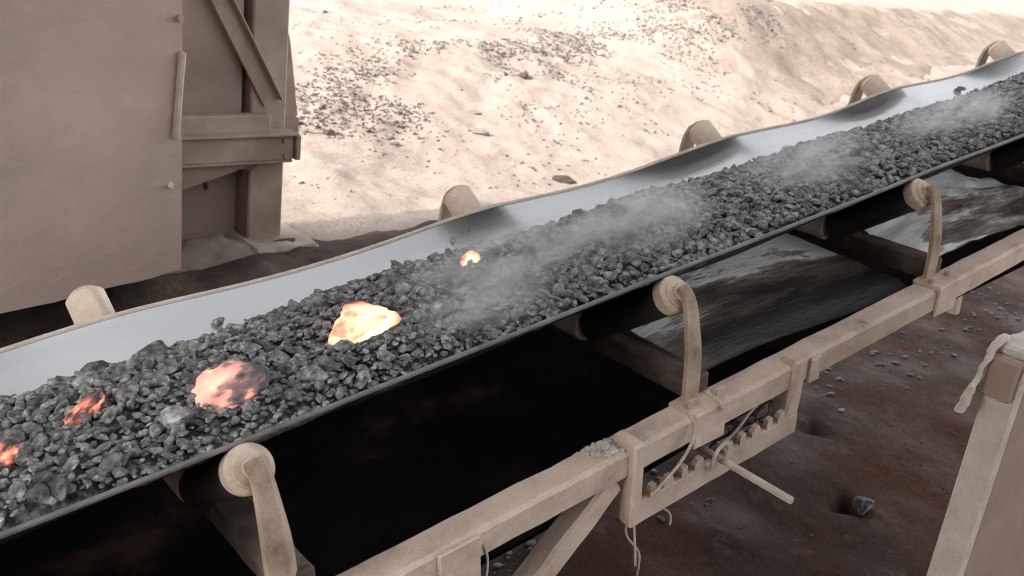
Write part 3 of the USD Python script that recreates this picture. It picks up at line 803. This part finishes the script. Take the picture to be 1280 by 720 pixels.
# tangle of dried weed behind the strap
g2 = np.random.default_rng(5)
tg = []
for _ in range(26):
    c = np.array([g2.uniform(1.30, 1.52), g2.uniform(-0.60, -0.57), g2.uniform(-0.455, -0.415)])
    d = g2.normal(size=(4, 3)) * [0.045, 0.012, 0.022]
    d[:, 2] += np.linspace(-0.01, 0.02, 4)
    tg.append(tube(curve(c + np.cumsum(d, 0) * 0.7, 10), g2.uniform(0.0015, 0.004), 5))
one("dry_tangle", cat(*tg), DARKSTEEL, "dark tangle of wire and dried scraps inside the right strap opening", "tangle", kind="stuff")
wire("pale bent twig of wire lying in the dark tangle", [(1.27, -0.61, -0.435), (1.33, -0.615, -0.43), (1.38, -0.612, -0.405), (1.44, -0.605, -0.385)], 0.004)
# crumbs of dust and grit on top of the beam
V, F, nv = [], [], 0
for _ in range(420):
    x = g2.normal(0.86, 0.05) if g2.random() < 0.8 else g2.uniform(0.5, 3.2)
    y = g2.uniform(-0.61, -0.545)
    r = g2.uniform(0.003, 0.010) * (1.2 if abs(x - 0.86) < 0.1 else 0.5)
    h = 0.018 * math.exp(-((x - 0.86) / 0.06) ** 2)
    v, f = place(VAR1[g2.integers(16)], np.array([x, y, -0.305 + h * g2.random()]), r, g2)
    V.append(v)
    F.append(f + nv)
    nv += len(v)
one("grit_on_beam", (np.vstack(V), np.vstack(F)), CAP, "crumbs of pale dust and grit caked on the near side beam", "grit", kind="stuff", smooth=40)

# ------------------------------------------------------------------ post at the lower right (world axes)
ps = Thing("steel_post", "dusty brown boxed steel post with capped top at lower right corner", "post", (1.95, -1.1, 0.0), tilted=False)
ps.part("front_panel", box([1.795, -1.160, -0.05], [2.40, -1.148, Z0 + 0.150], 0.003), POST)
ps.part("side_flange", box([1.765, -1.162, -0.05], [1.7935, -1.075, Z0 + 0.152], 0.006), CAP, label="pale flange along the left edge")
ps.part("back_panel", box([1.795, -1.09, -0.05], [2.40, -1.078, Z0 + 0.148], 0.003), POST)
ps.part("top_cap", roughen(box([1.770, -1.185, Z0 + 0.154], [2.42, -1.06, Z0 + 0.182], 0.008), 0.006, 18, 3, 0.02), CAP, smooth=40)
ps.part("corner_cleat", roughen(box([1.742, -1.15, Z0 + 0.040], [1.764, -1.075, Z0 + 0.150], 0.006), 0.004, 20, 4, 0.02), POST, smooth=40)
st = curve([(1.80, -1.08, Z0 + 0.19), (1.755, -1.078, Z0 + 0.185), (1.730, -1.075, Z0 + 0.15), (1.712, -1.07, Z0 + 0.09), (1.698, -1.066, Z0 + 0.045), (1.686, -1.062, Z0 - 0.005)], 30)
sm = tube(st, 0.010 + 0.004 * np.sin(np.linspace(0, 9, 30)) * np.linspace(0.3, 1, 30), 10)
sm = roughen(sm, 0.006, 40, 8, 0.008)
one("crusted_strip", sm, CAP, "crusty pale strip of caked dust hanging off the post cap", "dust strip", smooth=40, tilted=False)

# ------------------------------------------------------------------ stones
def stone(x, y, r, label, mt, seed, base, sink=0.3, flat=(1.2, 1, 0.75), tilt=0.0, grp=None, nm="stone"):
    m = rock(seed, 3, 0.4)
    m.vertices = m.vertices * (r * np.array(flat)) @ Rot.from_euler("xyz", [tilt, 0, seed]).as_matrix().T
    z = float(base(np.array(x), np.array(y)))
    m.vertices += [x, y, z + r * flat[2] * (1 - 2 * sink)]
    one(nm, m, mt, label, "stone", group=grp, smooth=30, tilted=False)


stone(2.64, -0.450, 0.046, "lone blue grey lump lying by a black hollow in the mud", COKE, 41, mud_h, 0.2, (1.1, 1, 0.9), nm="coke_stone")
GV, GF, gn = [], [], 0
g3 = np.random.default_rng(17)
for _ in range(420):
    x, y = g3.uniform(0.8, 6.5), g3.uniform(-1.0, 0.45)
    r = g3.uniform(0.002, 0.007) * (1.5 if g3.random() < 0.06 else 1)
    v, f = place(VAR1[g3.integers(16)], np.array([x, y, float(mud_h(np.array(x), np.array(y))) + r * 0.3]), r, g3)
    GV.append(v)
    GF.append(f + gn)
    gn += len(v)
for _ in range(260):                                         # chips and scraps along the foot of the conveyor
    t_ = g3.random() ** 0.8
    x, y = 2.9 + 3.4 * t_ + g3.normal() * 0.1, 0.28 + 0.12 * t_ + g3.normal() * (0.10 + 0.10 * t_)
    if g3.random() < 0.25:
        x, y = g3.uniform(1.0, 2.2), g3.uniform(-0.1, 0.3)
    r = 0.005 + 0.018 * g3.random() ** 2.2
    v, f = place(VAR1[g3.integers(24)], np.zeros(3), r, g3)
    v = v * [1.3, 1.0, 0.45] + [x, y, float(mud_h(np.array(x), np.array(y))) + r * 0.25]
    GV.append(v)
    GF.append(f + gn)
    gn += len(v)
one("mud_grit", (np.vstack(GV), np.vstack(GF)), CHIPS, "small bits of grit scattered over the wet mud", "grit", kind="stuff", smooth=30, tilted=False)

# brown soil sheet, its darker colour stands in for shade on the steep face
xs4, ys4 = ax((6.5, 20, 0.09), (20, 40, 0.3)), ax((3.6, 13, 0.09))
X4, Y4 = np.meshgrid(xs4, ys4, indexing="ij")
P4 = np.stack([X4, Y4, 0 * X4], -1)
d4 = Y4 - 0.22 * (X4 - 9.0) - 4.9 + 0.6 * (fbm(P4 * 0.45, 3, 21) - 0.5) + 0.7 * (fbm(P4 * 1.7, 4, 51) - 0.5)
m4 = np.minimum(np.minimum(S(-0.9, -0.5, d4), S(1.75, 1.45, d4)), S(7.6, 9.6, X4 + 1.5 * (fbm(P4 * 0.8, 3, 55) - 0.5)))
z4 = sand_h(X4, Y4) + 0.02 - 0.12 * (1 - m4) + 0.10 * (fbm(P4 * 2.2, 4, 57) - 0.5) * m4
one("mound_soil", grid(xs4, ys4, z4), SHADED_MOUND, "grey brown soil with painted shade on the steep bank face at upper right", "soil", kind="structure", smooth=True, tilted=False, origin=(0, 0, 0))
# gravel spread over the bank
PV, PF, pn = [], [], 0
line = np.array([[2.3, 4.05], [2.9, 4.45], [3.8, 4.75], [5.0, 5.2], [7.2, 5.9], [9.8, 6.5], [13, 7.3]])
g4 = np.random.default_rng(23)
gxs = g4.uniform(2.0, 13, 40000)
gys = np.where(g4.random(40000) < 0.8, np.interp(gxs, line[:, 0], line[:, 1]) + g4.normal(size=40000) * (0.22 + 0.05 * gxs), g4.uniform(2.8, 9, 40000))
keep = (gys > 2.7) & (fbm(np.stack([gxs * 1.7, gys * 1.7, 0 * gxs], -1), 3, 77) > g4.uniform(0.42, 0.62, 40000))
gxs, gys = gxs[keep][:9000], gys[keep][:9000]
for x, y, gz in zip(gxs, gys, sand_h(gxs, gys)):
    r_ = g4.uniform(0.004, 0.013) * (1.0 + 0.04 * x) * (1.9 if g4.random() < 0.05 else 1)
    v, f = place(VAR1[g4.integers(24)], np.array([x, y, gz + r_ * 0.25]), r_, g4)
    PV.append(v)
    PF.append(f + pn)
    pn += len(v)
one("bank_gravel", (np.vstack(PV), np.vstack(PF)), PEBBLE, "dark gravel strewn in a band along the sandy bank", "gravel", kind="stuff", smooth=30, tilted=False, origin=(0, 0, 0))
for i, (x, y, r_, lab) in enumerate(((4.03, 3.91, 0.055, "flat grey stone lying alone on smooth sand above the second far roller"), (10.4, 6.72, 0.13, "large rounded stone on the crest of the bank at top right"),
                                     (2.75, 4.02, 0.06, "dark stone at the left end of the gravel band beside the hopper building"), (2.58, 4.2, 0.045, "small dark stone next to the hopper building among gravel"),
                                     (5.35, 5.0, 0.06, "blackish stone in the middle of the gravel band"), (4.3, 4.35, 0.05, "brown stone just below the gravel band"), (4.1, 3.0, 0.07, "dark flat stone half buried just behind the belt edge"))):
    stone(x, y, r_, lab, PEBBLE if i in (0, 1, 5) else BEAMMAT, 50 + i, sand_h, 0.35, (1.5, 1, 0.55), nm="stone")

# ------------------------------------------------------------------ smoke drifting off the heap
def smoke(label, c, r, dens, rz=0.0, sc=2.2, lean=0.0):
    i = used.get(("/World", "smoke"), 0)
    mt = usdkit.material(stage, f"/World/Looks/smoke_{i:03d}", {
        "tc": ("texture_coordinate", {}), "ln": ("vector_math", {"math_type": "length"}),
        "fo": ("map_range", {"range_type": "smoothstep", "from_min": 0.1, "from_max": 0.98, "to_min": 1.0, "to_max": 0.0, "clamp": True}),
        "mp": ("mapping", {"location": (i * 3.3, i * 1.9, 0.0)}),
        "n": ("noise_texture", {"scale": sc, "detail": 4.0, "roughness": 0.55, "distortion": 0.7}),
        "mn": ("map_range", {"from_min": 0.40, "from_max": 0.70, "to_min": 0.0, "to_max": dens, "clamp": True}),
        "mu": ("math", {"math_type": "multiply"}), "v": ("principled_volume", {"color": (0.97, 0.965, 0.96), "anisotropy": 0.1})},
        [("tc.object", "ln.vector1"), ("ln.value", "fo.value"), ("tc.object", "mp.vector"), ("mp.vector", "n.vector"), ("n.fac", "mn.value"),
         ("fo.result", "mu.value1"), ("mn.result", "mu.value2"), ("mu.value", "v.density")], volume="v.volume")
    m = trimesh.creation.icosphere(subdivisions=3, radius=1.0)
    p = numbered("/World", "smoke")
    o = usdkit.mesh(stage, p, m, mt)
    L = np.eye(4)
    L[:3, :3] = W @ Rot.from_euler("xyz", [0, lean, rz]).as_matrix() @ np.diag(r)
    L[:3, 3] = c2w(c)
    o.AddTransformOp().Set(Gf.Matrix4d(L.T.tolist()))
    tag(o, label, "smoke", kind="stuff")


smoke("thin white smoke drifting round the small yellow glowing lump", (1.0, -0.09, 0.03), (0.46, 0.20, 0.12), 11)
smoke("denser white smoke rising over the middle of the heap", (1.42, -0.12, 0.03), (0.36, 0.19, 0.14), 16)
smoke("wisp of smoke at the near edge right of the big glowing lump", (0.74, -0.27, 0.04), (0.30, 0.13, 0.10), 11)
smoke("pale smoke trailing over the far stretch of the heap", (3.2, -0.15, 0.03), (0.5, 0.18, 0.13), 12)
smoke("faint smoke above the heap in the right half of the belt", (2.3, -0.12, 0.03), (0.5, 0.20, 0.11), 8)
